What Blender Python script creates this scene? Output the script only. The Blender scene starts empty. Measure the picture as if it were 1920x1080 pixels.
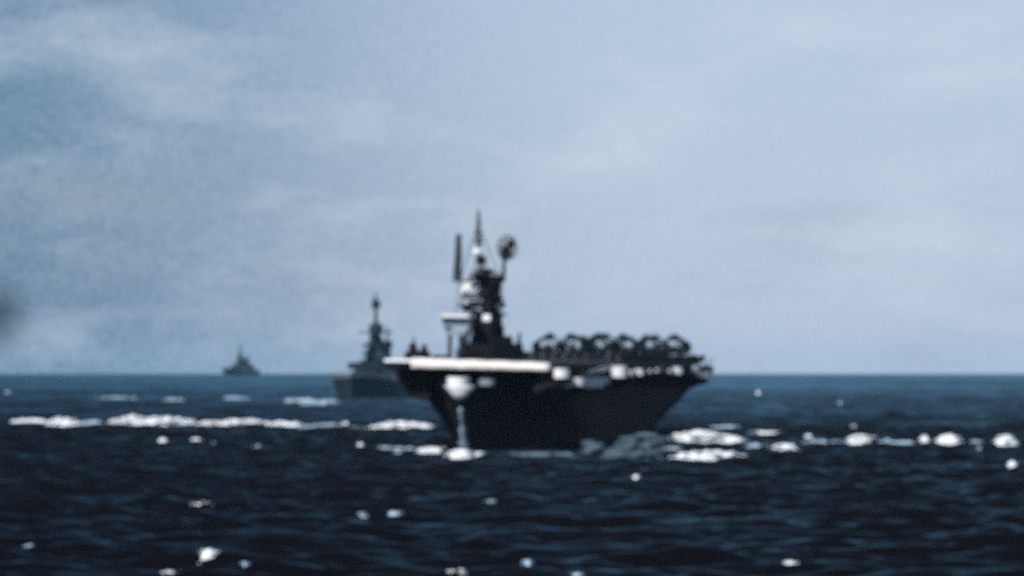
import bpy, math, random
import numpy as np
from mathutils import Vector, Matrix
R = math.radians
SC = bpy.context.scene
COL = SC.collection

# ------------------------------------------------------------------ camera, sky, sun, exposure
EYE = 17.0                    # height of the lens above the sea, about a carrier's deck
FPX = 10800.0                 # focal length in 1920-wide pixels (a ~200 mm lens)
EYEROW = 676.0                # picture row of the eye level
REARTH = 6.371e6
cam = bpy.data.objects.new('camera', bpy.data.cameras.new('camera'))
COL.objects.link(cam)
cam.data.sensor_width = 36.0
cam.data.lens = 36.0 * FPX / 1920.0
cam.location = (0, 0, EYE)
cam.rotation_euler = (R(90) + math.atan((EYEROW - 540) / FPX), 0, 0)
cam.data.clip_start = 0.5
cam.data.clip_end = 120000
cam.data.dof.use_dof = True               # the photograph is taken slightly out of focus
cam.data.dof.focus_distance = 60
cam.data.dof.aperture_fstop = 2.6
SC.camera = cam

SUN_DIR = Vector((-0.52, -0.58, 0.62)).normalized()
sun_el = math.asin(SUN_DIR.z)
sun_az = math.atan2(SUN_DIR.x, SUN_DIR.y)       # clockwise from +Y

world = bpy.data.worlds.new('World')
SC.world = world
world.use_nodes = True
nt = world.node_tree
nt.nodes.clear()
N = nt.nodes.new
L = nt.links.new
out = N('ShaderNodeOutputWorld')
bg = N('ShaderNodeBackground')
bg.inputs['Strength'].default_value = 0.10
sky = N('ShaderNodeTexSky')
sky.sky_type = 'NISHITA'
sky.sun_disc = False
sky.sun_elevation = sun_el
sky.sun_rotation = sun_az
sky.altitude = 0
sky.air_density = 1.0
sky.dust_density = 0.6
sky.ozone_density = 2.0
tc = N('ShaderNodeTexCoord')
def wnoise(scale, loc, detail, rough, zs):
    mp = N('ShaderNodeMapping')
    mp.inputs['Scale'].default_value = (1, 1, zs)
    mp.inputs['Location'].default_value = loc
    L(tc.outputs['Generated'], mp.inputs['Vector'])
    n = N('ShaderNodeTexNoise')
    n.inputs['Scale'].default_value = scale
    n.inputs['Detail'].default_value = detail
    n.inputs['Roughness'].default_value = rough
    L(mp.outputs['Vector'], n.inputs['Vector'])
    return n.outputs['Fac']
def ramp(src, stops):
    r = N('ShaderNodeValToRGB')
    e = r.color_ramp.elements
    e[0].position, e[0].color = stops[0][0], stops[0][1]
    e[1].position, e[1].color = stops[-1][0], stops[-1][1]
    for p, c in stops[1:-1]:
        k = e.new(p)
        k.color = c
    L(src, r.inputs['Fac'])
    return r.outputs['Color']
def mix(a, b, fac):
    m = N('ShaderNodeMix')
    m.data_type = 'RGBA'
    if isinstance(fac, float):
        m.inputs[0].default_value = fac
    else:
        L(fac, m.inputs[0])
    for s, i in ((a, 6), (b, 7)):
        if isinstance(s, tuple):
            m.inputs[i].default_value = s
        else:
            L(s, m.inputs[i])
    return m.outputs[2]
W_, K_ = (1, 1, 1, 1), (0, 0, 0, 1)
# a broad veil of high cloud whose soft, uneven edge lies across this part of the sky; clear blue beyond it
sep = N('ShaderNodeSeparateXYZ')
L(tc.outputs['Generated'], sep.inputs[0])
broad = wnoise(6.0, (0.35, 0.0, 0.0), 3.0, 0.5, 2.2)
ma = N('ShaderNodeMath')
ma.operation = 'MULTIPLY_ADD'
ma.inputs[1].default_value = 0.06
L(broad, ma.inputs[0])
L(sep.outputs['X'], ma.inputs[2])
edge = N('ShaderNodeMapRange')
edge.interpolation_type = 'SMOOTHSTEP'
edge.inputs['From Min'].default_value = -0.088
edge.inputs['From Max'].default_value = 0.070
L(ma.outputs[0], edge.inputs['Value'])
veil = mix((0.55, 1.75, 3.30, 1), (4.45, 5.6, 7.45, 1), edge.outputs['Result'])
puff = wnoise(21.0, (0.13, 0.0, 0.02), 12.0, 0.62, 2.6)
veil2 = mix(veil, (6.0, 6.95, 8.3, 1), ramp(puff, [(0.48, K_), (0.70, (0.55, 0.55, 0.55, 1))]))
streak = wnoise(13.0, (0.71, 0.2, 0.3), 4.0, 0.6, 5.0)
veil3 = mix(veil2, (2.7, 3.5, 4.7, 1), ramp(streak, [(0.55, K_), (0.74, (0.42, 0.42, 0.42, 1))]))
fine = wnoise(900.0, (0.3, 0.1, 0.4), 5.0, 0.75, 1.1)            # mottled overcast
mott = mix(veil3, (7.4, 8.0, 9.2, 1), ramp(fine, [(0.40, K_), (0.75, (0.22, 0.22, 0.22, 1))]))
L(mix(sky.outputs['Color'], mott, 0.88), bg.inputs['Color'])
L(bg.outputs['Background'], out.inputs['Surface'])

sl = bpy.data.lights.new('sun', 'SUN')
sl.energy = 4.8
sl.angle = R(0.5)
sl.color = (1.0, 0.96, 0.90)
so = bpy.data.objects.new('sun', sl)
COL.objects.link(so)
so.rotation_euler = (-SUN_DIR).to_track_quat('-Z', 'Y').to_euler()

SC.view_settings.view_transform = 'Standard'
SC.view_settings.look = 'None'
SC.view_settings.exposure = 0.0
SC.view_settings.gamma = 1.0
SC.cycles.use_denoising = False            # leave the grain in
SC.view_settings.use_curve_mapping = False

# ------------------------------------------------------------------ materials
def mat(name, col, rough=0.6, metal=0.0, spec=0.5, vary=0.25, scale=0.6, bump=0.0, streaks=False):
    m = bpy.data.materials.new(name)
    m.use_nodes = True
    t = m.node_tree
    p = t.nodes['Principled BSDF']
    p.inputs['Roughness'].default_value = rough
    p.inputs['Metallic'].default_value = metal
    p.inputs['Specular IOR Level'].default_value = spec
    c = t.nodes.new('ShaderNodeTexCoord')
    mp = t.nodes.new('ShaderNodeMapping')
    if streaks:
        mp.inputs['Scale'].default_value = (1, 1, 0.12)
    t.links.new(c.outputs['Object'], mp.inputs['Vector'])
    n = t.nodes.new('ShaderNodeTexNoise')
    n.inputs['Scale'].default_value = scale
    n.inputs['Detail'].default_value = 5
    t.links.new(mp.outputs['Vector'], n.inputs['Vector'])
    r = t.nodes.new('ShaderNodeValToRGB')
    e = r.color_ramp.elements
    e[0].position, e[1].position = 0.3, 0.7
    e[0].color = tuple(v * (1 - vary) for v in col) + (1,)
    e[1].color = tuple(min(1, v * (1 + vary)) for v in col) + (1,)
    t.links.new(n.outputs['Fac'], r.inputs['Fac'])
    t.links.new(r.outputs['Color'], p.inputs['Base Color'])
    if bump:
        b = t.nodes.new('ShaderNodeBump')
        b.inputs['Strength'].default_value = bump
        b.inputs['Distance'].default_value = 0.2
        t.links.new(n.outputs['Fac'], b.inputs['Height'])
        t.links.new(b.outputs['Normal'], p.inputs['Normal'])
    return m
M = {
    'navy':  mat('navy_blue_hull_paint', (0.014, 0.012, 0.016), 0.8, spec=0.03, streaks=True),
    'grey':  mat('haze_grey_paint', (0.035, 0.042, 0.052), 0.7, spec=0.25),
    'pale':  mat('pale_sunlit_paint', (0.80, 0.81, 0.84), 0.6, spec=0.2, vary=0.08, scale=0.35),  # for sunlit ship parts: the sunlight is put into this colour
    'white': mat('white_deck_edge', (0.74, 0.70, 0.66), 0.6, spec=0.2, vary=0.14, scale=0.5),
    'mid':   mat('light_grey_tone', (0.22, 0.27, 0.33), 0.6, spec=0.2, vary=0.3, scale=0.8),  # lighter than the hull; on the bridge it carries sunlight
    'teak':  mat('bleached_teak', (0.50, 0.50, 0.50), 0.8, spec=0.1),
    'slate': mat('slate_blue_hazed_paint', (0.014, 0.025, 0.038), 0.8, spec=0.05),  # battleship fittings: blue of the distance haze is put into the colour
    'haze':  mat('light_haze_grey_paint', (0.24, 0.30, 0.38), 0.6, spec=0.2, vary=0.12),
    'sea_grey': mat('sea_grey_hazed_paint', (0.022, 0.042, 0.062), 0.8, spec=0.05),  # battleship hull and tower: haze painted into the base colour
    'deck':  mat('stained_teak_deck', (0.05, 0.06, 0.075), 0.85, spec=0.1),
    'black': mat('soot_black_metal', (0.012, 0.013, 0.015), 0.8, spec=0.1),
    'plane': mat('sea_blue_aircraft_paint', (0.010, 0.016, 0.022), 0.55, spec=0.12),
    'glass': mat('canopy_glass', (0.10, 0.13, 0.16), 0.08, spec=0.6, vary=0.1),
    'tyre':  mat('tyre_rubber', (0.02, 0.02, 0.02), 0.9),
    'canvas': mat('bleached_canvas', (0.70, 0.70, 0.68), 0.9, spec=0.05, vary=0.12, scale=1.5),
}

# ------------------------------------------------------------------ mesh helpers
class MB:
    def __init__(s):
        s.v, s.f = [], []
    def add(s, vs, fs):
        o = len(s.v)
        s.v += [tuple(p) for p in vs]
        s.f += [tuple(i + o for i in q) for q in fs]
        return s
    def box(s, x0, x1, y0, y1, z0, z1, tx=0.0, ty=0.0):
        c, d = (x0 + x1) / 2, (y0 + y1) / 2
        vs = []
        for z, k in ((z0, 0), (z1, 1)):
            a, b = (x1 - x0) / 2 - tx * k, (y1 - y0) / 2 - ty * k
            vs += [(c - a, d - b, z), (c + a, d - b, z), (c + a, d + b, z), (c - a, d + b, z)]
        return s.add(vs, [(3, 2, 1, 0), (4, 5, 6, 7), (0, 1, 5, 4), (1, 2, 6, 5), (2, 3, 7, 6), (3, 0, 4, 7)])
    def tube(s, a, b, r0, r1=None, n=8, caps=True):
        r1 = r0 if r1 is None else r1
        a, b = Vector(a), Vector(b)
        w = (b - a).normalized()
        u = w.orthogonal().normalized()
        q = w.cross(u)
        vs = []
        for c, r in ((a, r0), (b, r1)):
            for k in range(n):
                t = 2 * math.pi * k / n
                vs.append(c + (u * math.cos(t) + q * math.sin(t)) * r)
        fs = [(k, (k + 1) % n, n + (k + 1) % n, n + k) for k in range(n)]
        if caps:
            fs += [tuple(range(n - 1, -1, -1)), tuple(range(n, 2 * n))]
        return s.add(vs, fs)
    def lathe(s, c, prof, n=16, sx=1.0, sy=1.0, rot=None):
        c = Vector(c)
        vs = []
        for r, z in prof:
            for k in range(n):
                t = 2 * math.pi * k / n
                p = Vector((r * sx * math.cos(t), r * sy * math.sin(t), z))
                if rot is not None:
                    p = rot @ p
                vs.append(c + p)
        m = len(prof)
        fs = [(i * n + k, i * n + (k + 1) % n, (i + 1) * n + (k + 1) % n, (i + 1) * n + k) for i in range(m - 1) for k in range(n)]
        fs += [tuple(range(n - 1, -1, -1)), tuple(range((m - 1) * n, m * n))]
        return s.add(vs, fs)
    def loft(s, rings, closed=True, caps=True):
        n = len(rings[0])
        vs = [p for r in rings for p in r]
        e = n if closed else n - 1
        fs = [(i * n + k, i * n + (k + 1) % n, (i + 1) * n + (k + 1) % n, (i + 1) * n + k) for i in range(len(rings) - 1) for k in range(e)]
        if caps and closed:
            fs += [tuple(range(n - 1, -1, -1)), tuple(range((len(rings) - 1) * n, len(rings) * n))]
        return s.add(vs, fs)
    def prism(s, pts, z0, z1):
        n = len(pts)
        vs = [(x, y, z0) for x, y in pts] + [(x, y, z1) for x, y in pts]
        return s.add(vs, [(k, (k + 1) % n, n + (k + 1) % n, n + k) for k in range(n)] + [tuple(range(n - 1, -1, -1)), tuple(range(n, 2 * n))])
    def build(s, name, m, parent=None, smooth=False):
        import bmesh
        me = bpy.data.meshes.new(name)
        me.from_pydata(s.v, [], s.f)
        bm = bmesh.new()
        bm.from_mesh(me)
        bmesh.ops.recalc_face_normals(bm, faces=bm.faces)
        bm.to_mesh(me)
        bm.free()
        if smooth:
            for p in me.polygons:
                p.use_smooth = True
        me.materials.append(m)
        o = bpy.data.objects.new(name, me)
        COL.objects.link(o)
        if parent:
            o.parent = parent
        return o
def tag(o, label=None, cat=None, group=None, kind=None):
    for k, v in (('label', label), ('category', cat), ('group', group), ('kind', kind)):
        if v:
            o[k] = v
    return o
def empty(name, loc=(0, 0, 0), rot=(0, 0, 0)):
    o = bpy.data.objects.new(name, None)
    COL.objects.link(o)
    o.location, o.rotation_euler = loc, rot
    return o
def copy_tree(o, parent=None):
    c = o.copy()
    COL.objects.link(c)
    c.parent = parent
    for ch in list(o.children):
        copy_tree(ch, c)
    return c

# ------------------------------------------------------------------ the sea
rng = np.random.default_rng(7)
NW = 64
wl = np.exp(np.linspace(math.log(5.0), math.log(90.0), NW)) * rng.uniform(0.94, 1.06, NW)
wk = 2 * math.pi / wl
wdir = R(255) + rng.normal(0, 0.80, NW)          # running roughly toward the camera
wph = rng.uniform(0, 2 * math.pi, NW)
wamp = 0.0290 * wl ** 0.50 * np.exp(-(wl / 34.0) ** 2) * rng.uniform(0.6, 1.3, NW)
wkx, wky = wk * np.cos(wdir), wk * np.sin(wdir)
def sea_z(x, y, spacing=None):
    x = np.asarray(x, dtype=np.float32)
    y = np.asarray(y, dtype=np.float32)
    z = np.zeros_like(x)
    for i in range(NW):
        ph = (wkx[i] * x + wky[i] * y + wph[i]).astype(np.float32)
        c = np.cos(ph)
        a = wamp[i]
        h = a * (c + 0.22 * np.cos(2 * ph))
        if spacing is not None:
            h = h * np.clip((wl[i] / spacing - 2.0) / 3.0, 0, 1)
        z += h
    return z - (x * x + y * y) / (2 * REARTH)
# one sheet on a polar grid round the camera, finest where the lens looks, out past the horizon
az = np.concatenate([np.linspace(-180, -14, 40, endpoint=False), np.linspace(-14, -6.2, 60, endpoint=False),
                     np.linspace(-6.2, 6.2, 680, endpoint=False), np.linspace(6.2, 14, 60, endpoint=False), np.linspace(14, 180, 40, endpoint=False)])
def geo(a, b, q):
    return a * q ** np.arange(0, int(math.log(b / a) / math.log(q)))
rr = np.concatenate([geo(1.5, 300, 1.2), np.arange(300, 1500, 1.7), geo(1500, 4000, 1.0022), geo(4000, 26000, 1.02)])
A, D = np.meshgrid(np.radians(az), rr)
dr = np.gradient(rr)
da = np.gradient(np.radians(az))
SP = np.maximum(dr[:, None] * np.ones_like(A), D * np.abs(da)[None, :])
SX, SY = D * np.sin(A), D * np.cos(A)
SZ = sea_z(SX, SY, SP.astype(np.float32))
nr, na = A.shape
vv = np.stack([SX, SY, SZ], -1).reshape(-1, 3).astype(np.float32)
ii = np.arange(nr - 1)[:, None] * na
kk = np.arange(na)[None, :]
k2 = (kk + 1) % na
fq = np.stack([ii + kk, ii + na + kk, ii + na + k2, ii + k2], -1).reshape(-1, 4).astype(np.int32)
def np_mesh(name, vv, fq, smooth=True):
    me = bpy.data.meshes.new(name)
    me.vertices.add(len(vv))
    me.vertices.foreach_set('co', np.ascontiguousarray(vv, dtype=np.float32).ravel())
    me.loops.add(fq.size)
    me.loops.foreach_set('vertex_index', np.ascontiguousarray(fq).ravel())
    me.polygons.add(len(fq))
    me.polygons.foreach_set('loop_start', np.arange(0, fq.size, 4, dtype=np.int32))
    me.polygons.foreach_set('loop_total', np.full(len(fq), 4, dtype=np.int32))
    if smooth:
        me.polygons.foreach_set('use_smooth', np.ones(len(fq), dtype=bool))
    me.update(calc_edges=True)
    me.validate()
    return me
sm = np_mesh('sea', vv, fq[:, ::-1])
sea = bpy.data.objects.new('sea', sm)
COL.objects.link(sea)
tag(sea, 'dark wind-blown open ocean with rough choppy waves', 'sea', kind='structure')

def sea_material():
    m = bpy.data.materials.new('ocean_water')
    m.use_nodes = True
    t = m.node_tree
    t.nodes.clear()
    mo = t.nodes.new('ShaderNodeOutputMaterial')
    df = t.nodes.new('ShaderNodeBsdfDiffuse')
    df.inputs['Color'].default_value = (0.0042, 0.0040, 0.0060, 1)
    gl = t.nodes.new('ShaderNodeBsdfGlossy')
    gl.inputs['Color'].default_value = (0.38, 0.72, 0.94, 1)
    gl.inputs['Roughness'].default_value = 0.18
    fr = t.nodes.new('ShaderNodeFresnel')
    fr.inputs['IOR'].default_value = 1.15
    pw = t.nodes.new('ShaderNodeMath')
    pw.operation = 'POWER'
    pw.inputs[1].default_value = 3.0
    t.links.new(fr.outputs[0], pw.inputs[0])
    sc_ = t.nodes.new('ShaderNodeMath')
    sc_.operation = 'MULTIPLY'
    sc_.inputs[1].default_value = 0.64
    # gusts roughen the water in patches: some streaks mirror the sky, others hardly do
    gg = t.nodes.new('ShaderNodeNewGeometry')
    fac = None
    for sx_, sy_, lo, hi in ((1 / 26.0, 1 / 45.0, 0.22, 1.25), (1 / 260.0, 1 / 700.0, 0.50, 1.15), (1 / 3.5, 1 / 6.0, 0.35, 1.35)):
        mg = t.nodes.new('ShaderNodeMapping')
        mg.inputs['Scale'].default_value = (sx_, sy_, 0.0)
        t.links.new(gg.outputs['Position'], mg.inputs['Vector'])
        ng = t.nodes.new('ShaderNodeTexNoise')
        ng.inputs['Scale'].default_value = 1.0
        ng.inputs['Detail'].default_value = 4
        t.links.new(mg.outputs['Vector'], ng.inputs['Vector'])
        mr = t.nodes.new('ShaderNodeMapRange')
        mr.inputs['From Min'].default_value = 0.33
        mr.inputs['From Max'].default_value = 0.67
        mr.inputs['To Min'].default_value = lo
        mr.inputs['To Max'].default_value = hi
        t.links.new(ng.outputs['Fac'], mr.inputs['Value'])
        if fac is None:
            fac = mr.outputs['Result']
        else:
            mm = t.nodes.new('ShaderNodeMath')
            mm.operation = 'MULTIPLY'
            t.links.new(fac, mm.inputs[0])
            t.links.new(mr.outputs['Result'], mm.inputs[1])
            fac = mm.outputs[0]
    gu = t.nodes.new('ShaderNodeMath')
    gu.operation = 'MULTIPLY'
    t.links.new(sc_.outputs[0], gu.inputs[0])
    t.links.new(fac, gu.inputs[1])
    t.links.new(pw.outputs[0], sc_.inputs[0])
    ms = t.nodes.new('ShaderNodeMixShader')
    t.links.new(gu.outputs[0], ms.inputs[0])
    t.links.new(df.outputs[0], ms.inputs[1])
    t.links.new(gl.outputs[0], ms.inputs[2])
    t.links.new(ms.outputs[0], mo.inputs['Surface'])
    g = t.nodes.new('ShaderNodeNewGeometry')
    hs = []
    for sc, rot in ((0.35, 0.3), (1.6, -0.5)):
        mp = t.nodes.new('ShaderNodeMapping')
        mp.inputs['Rotation'].default_value = (0, 0, rot)
        mp.inputs['Scale'].default_value = (0.6, 1.4, 1)
        t.links.new(g.outputs['Position'], mp.inputs['Vector'])
        n = t.nodes.new('ShaderNodeTexNoise')
        n.inputs['Scale'].default_value = sc
        n.inputs['Detail'].default_value = 4
        t.links.new(mp.outputs['Vector'], n.inputs['Vector'])
        hs.append(n.outputs['Fac'])
    prev = None
    for h, dist in zip(hs, (1.3, 0.30)):
        b = t.nodes.new('ShaderNodeBump')
        b.inputs['Strength'].default_value = 0.8
        b.inputs['Distance'].default_value = dist
        t.links.new(h, b.inputs['Height'])
        if prev:
            t.links.new(prev, b.inputs['Normal'])
        prev = b.outputs['Normal']
    for n_ in (df, gl):
        t.links.new(prev, n_.inputs['Normal'])
    return m
sm.materials.append(sea_material())

# ------------------------------------------------------------------ aircraft carrier
# ship frame: X to port, Y aft, Z up; origin on the waterline under the forward edge of the flight deck
def lerp_tab(tab, z):
    return float(np.interp(z, [t[0] for t in tab], [t[1] for t in tab]))
HB = [(-4, 12.6), (0, 13.6), (4, 14.0), (8, 14.3), (12.2, 14.6)]
HA0 = [(-4, 3.0), (0, 0.6), (4, -1.6), (8, -4.4), (12.2, -9.0)]
HA1 = [(-4, 232), (0, 244), (4, 252), (8, 259), (12.2, 262)]
HUE = [(-4, .42), (0, .36), (4, .30), (8, .21), (12.2, .155)]
HK = [(-4, .03), (0, .12), (4, .30), (8, .60), (12.2, .86)]
HUR = [(-4, .50), (0, .55), (4, .62), (8, .75), (12.2, .82)]
def hull_half(u, z):
    ue, ur, k = lerp_tab(HUE, z), lerp_tab(HUR, z), lerp_tab(HK, z)
    e = 1 - (1 - min(u / ue, 1)) ** 1.75
    r = 1 - (max(0, (u - ur) / (1 - ur))) ** 2.0 * (1 - k)
    return max(0.12, lerp_tab(HB, z) * e * r)
def make_carrier():
    root = empty('aircraft_carrier')
    us = [((i / 56.0) ** 1.35) for i in range(57)]
    zs = [-4, -1.5, 0, 2, 4, 6, 8, 10, 11.2, 12.2]
    rings = []
    for u in us:
        pt = [(hull_half(u, z), lerp_tab(HA0, z) + u * (lerp_tab(HA1, z) - lerp_tab(HA0, z)), z) for z in zs]
        st = [(-x, y, z) for x, y, z in reversed(pt)]
        rings.append(pt + st)
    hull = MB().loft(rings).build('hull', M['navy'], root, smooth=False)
    # anchors in the hawse either side of the stem
    for s in (1, -1):
        b = MB()
        x, y, z = s * 3.6, 3.4, 8.6
        b.tube((x, y, z + 1.2), (x + s * .2, y - .2, z - 1.0), .22)
        b.tube((x - .9, y - .4, z - .6), (x + .9, y - .1, z - .6), .22, .12)
        b.build('anchor', M['black'], hull)
    # boot-topping rail of the forecastle with stanchions
    for s in (1, -1):
        b = MB()
        pr = None
        for i in range(1, 12):
            u = us[i]
            q = (s * (hull_half(u, 12.2) - .15), lerp_tab(HA0, 12.2) + u * 271, 12.2)
            tp = (q[0], q[1], 13.2)
            b.tube(q, tp, .04, n=5)
            if pr:
                b.tube(pr, tp, .03, n=5)
            pr = tp
        b.build('forecastle_rail', M['grey'], hull)
    # hangar walls under the flight deck
    hw = MB()
    hw.prism([(-11.6, 15), (-13.9, 34), (-13.9, 238), (-12.2, 255), (12.2, 255), (13.9, 238), (13.9, 34), (11.6, 15)], 12.2, 16.25)
    hangar = hw.build('hangar', M['navy'], root)
    for s in (1, -1):
        for k in range(9):
            y0 = 44 + k * 21.0
            d = MB()
            for j in range(6):
                d.box(min(s * 13.9, s * 14.05), max(s * 13.9, s * 14.05), y0, y0 + 12, 12.5 + j * .58, 13.02 + j * .58)
            d.build('roller_door', M['black'], hangar)
    # flight deck
    pts = [(-16.0, .6), (-16.3, 40), (-16.6, 90), (-20.5, 92), (-20.5, 150), (-16.6, 153), (-16.4, 235), (-13.5, 258), (-11, 264), (11, 264), (13.8, 258), (16.4, 235), (16.6, 60), (16.2, 20), (15.9, .6)]
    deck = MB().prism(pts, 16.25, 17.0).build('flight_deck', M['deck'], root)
    b = MB()
    for k in range(12):
        b.box(-15.5, 15.5, 8 + k * 20.5, 8.25 + k * 20.5, 17.0, 17.02)
    b.build('expansion_joint', M['black'], deck)
    # rounded, pale forward edge and the thin outer lip on the starboard corner
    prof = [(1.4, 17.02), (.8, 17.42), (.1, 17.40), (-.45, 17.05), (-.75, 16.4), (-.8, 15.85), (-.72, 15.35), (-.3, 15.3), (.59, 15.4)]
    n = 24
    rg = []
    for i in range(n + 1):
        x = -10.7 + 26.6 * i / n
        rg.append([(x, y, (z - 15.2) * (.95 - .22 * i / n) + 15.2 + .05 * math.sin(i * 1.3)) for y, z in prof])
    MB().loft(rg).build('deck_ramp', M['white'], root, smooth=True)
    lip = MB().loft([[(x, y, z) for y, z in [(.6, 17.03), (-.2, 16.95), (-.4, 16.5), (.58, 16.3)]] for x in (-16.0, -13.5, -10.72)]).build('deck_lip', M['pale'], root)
    b = MB()
    for k in range(7):
        b.tube((-15.8 + k * .85, -.1, 16.3), (-15.4 + k * .85, .8, 15.0), .12, n=5)
    b.box(-16.0, -10.8, .2, 1.2, 15.55, 15.9)
    b.build('lip_bracket', M['black'], root)
    # gun gallery slung under the starboard bow
    MB().loft([[(-7.5, y, 16.2), (-15.0 + k, y, 16.2), (-14.7 + k, y, 13.2), (-12.4 + k, y, 9.6), (-8.2, y, 9.0)] for y, k in ((5.5, .9), (9, 0), (34, -.2), (40, .8))]).build('bow_gallery', M['navy'], root)
    # deck overhang supports at the bow
    b = MB()
    for s in (1, -1):
        for x in (3.5, 7.5, 11):
            b.tube((s * x, .9, 16.2), (s * x * .72, 10, 12.2), .28, n=6)
    b.build('deck_support', M['navy'], root)
    # catwalks with rails
    for s, segs in ((1, [(8, 250)]), (-1, [(20, 88), (156, 250)])):
        for y0, y1 in segs:
            b = MB()
            b.box(min(s * 16.7, s * 18.1), max(s * 16.7, s * 18.1), y0, y1, 15.0, 15.12)
            m = int((y1 - y0) / 4)
            for k in range(m + 1):
                y = y0 + .05 + (y1 - y0 - .1) * k / m
                b.tube((s * 18.05, y, 15.1), (s * 18.05, y, 16.2), .035, n=5)
                b.tube((s * 18.0, y, 15.05), (s * 14.2, y, 13.2), .09, n=5)
            b.tube((s * 18.05, y0, 16.2), (s * 18.05, y1, 16.2), .03, n=5)
            b.tube((s * 18.05, y0, 15.7), (s * 18.05, y1, 15.7), .03, n=5)
            b.build('catwalk', M['navy'], root)
    for k in range(17):
        y = 98 + k * 8.5
        MB().box(16.62, 16.74, y, y + 8.3, 17.0, 18.35 + .2 * (k % 3)).build('deck_edge_screen', M['navy'], deck)
    for k in range(13):
        x = -14.6 + k * 2.4
        MB().box(x, x + 2.3, 164, 164.12, 17.02, 18.75 + .2 * (k % 2)).build('wind_break', M['navy'], deck)
    # gun tubs on the gallery: (x, y, floor z, radius, wall height, material, gun length)
    def tub(x, y, z, r, h, m, gl, parent=root, elev=40, bearing=None):
        t = MB()
        prof = [(r * .9, 0), (r, .02), (r * 1.02, h), (r * .94, h), (r * .92, .12), (0.02, .1)]
        t.lathe((x, y, z), prof, 18)
        o = t.build('gun_tub', m, parent, smooth=False)
        MB().lathe((x, y, z - .02), [(r * .35, -1.5), (r * .92, -.25), (r * .97, 0)], 14).build('tub_base', M['navy'], o)
        if abs(x) > 16:
            sg = 1 if x > 0 else -1
            MB().tube((sg * 13.0, y, z - 2.6), (x - sg * .3, y, z - .9), 1.0, .6, 8).build('tub_bracket', M['navy'], o)
        g = MB()
        g.lathe((x, y, z + .1), [(.5, 0), (.4, .8), (.3, 1.0)], 10)
        g.box(x - .55, x + .55, y - .5, y + .6, z + 1.0, z + 1.7)
        g.build('gun_mount', M['navy'], o)
        be = bearing if bearing is not None else (0 if x > 0 else math.pi)
        d = Vector((math.cos(be) * math.cos(R(elev)), math.sin(be) * math.cos(R(elev)), math.sin(R(elev))))
        pp = Vector((-math.sin(be), math.cos(be), 0))
        for q in (-.3, .3):
            c = Vector((x, y, z + 1.4)) + pp * q
            MB().tube(c, c + d * gl, .10, .06, 7).build('gun_barrel', M['black'], o)
        return o
    tub(18.2, .6, 14.0, 1.45, 1.8, M['pale'], 2.2, bearing=-.5)  # pale walls: sun catching the shields is put into their colour
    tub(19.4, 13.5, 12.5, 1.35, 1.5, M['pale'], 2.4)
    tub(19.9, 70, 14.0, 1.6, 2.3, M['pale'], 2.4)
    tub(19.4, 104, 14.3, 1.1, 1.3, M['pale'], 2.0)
    tub(19.2, 142, 14.8, 1.3, 1.2, M['grey'], 2.2)
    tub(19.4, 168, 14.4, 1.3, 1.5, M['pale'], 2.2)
    tub(18.8, 196, 14.2, 1.3, 1.2, M['grey'], 2.2)
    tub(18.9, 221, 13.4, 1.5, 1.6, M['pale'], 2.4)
    tub(16.2, 247, 14.6, 1.9, 1.3, M['navy'], 3.0, bearing=.6)
    tub(-17.4, 60, 13.2, 1.5, 1.3, M['navy'], 2.2)
    tub(-17.4, 30, 13.4, 1.5, 1.3, M['navy'], 2.2)
    tub(-17.4, 200, 13.4, 1.5, 1.3, M['navy'], 2.2)
    # open five-inch guns on a broad port-bow sponson
    sp = MB().prism([(13.6, 30), (18.4, 34), (18.9, 48), (18.2, 60), (13.6, 64)], 12.0, 12.7).build('gun_sponson', M['mid'], root)
    for y in (39, 53):
        g = MB()
        g.lathe((17.0, y, 12.7), [(1.3, 0), (1.2, .8), (.8, 1.0), (.7, 1.6)], 14)
        g.box(16.1, 17.7, y - .9, y + .9, 14.0, 15.3, .2, .2)
        o = g.build('open_gun', M['mid'], sp)
        MB().tube((17.4, y, 14.8), (22.2, y - 1.2, 16.4), .17, .12, 10).build('gun_barrel', M['mid'], o)
    b = MB()
    for k in range(9):
        y = 31.5 + k * 4.0
        b.box(18.35, 18.45, y, y + 3.85, 12.72, 14.0)
    b.build('splinter_shield', M['mid'], sp)
    # canvas floats and rafts stowed on the gallery
    for (x, y, z, h) in ((19.5, 18, 13.4, .9), (19.4, 93, 14.7, 1.0), (19.45, 122, 14.9, .8), (19.4, 134, 15.1, .7), (19.3, 157, 14.9, .8), (19.0, 210, 14.6, .9)):
        c = MB()
        rt = Matrix.Rotation(R(90), 3, 'Y')
        c.lathe((x, y, z), [(.45 * h, -.16), (h * .9, -.22), (h, 0), (h * .9, .22), (.45 * h, .16)], 14, sx=.75, sy=1.5, rot=rt)
        c.build('life_raft', M['canvas'], root, smooth=True)
    # guns in the eyes of the ship
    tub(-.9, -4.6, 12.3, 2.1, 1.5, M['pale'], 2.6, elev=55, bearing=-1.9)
    tub(4.0, -.4, 12.3, 1.5, 1.2, M['mid'], 2.6, elev=55, bearing=-1.2)
    b = MB()
    b.lathe((0, -8.3, 11.4), [(.3, -1.8), (.8, -.6), (1.2, .5), (1.3, .8), (.5, .9)], 14, sx=2.3)
    b.build('bullnose', M['pale'], hull, smooth=True)
    # gun on the starboard bow, level with the deck
    o = tub(-10.8, 7, 17.03, 2.5, 1.4, M['navy'], 3.2, elev=72, bearing=3.6)
    g = MB()
    g.box(-12.6, -11.0, 6.4, 7.6, 18.3, 20.2, .3, .2)
    g.box(-10.2, -8.9, 6.6, 7.8, 18.3, 19.9, .3, .2)
    g.box(-12.4, -9.0, 6.8, 7.5, 17.6, 18.5)
    g.build('gun_shield', M['navy'], o)
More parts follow.
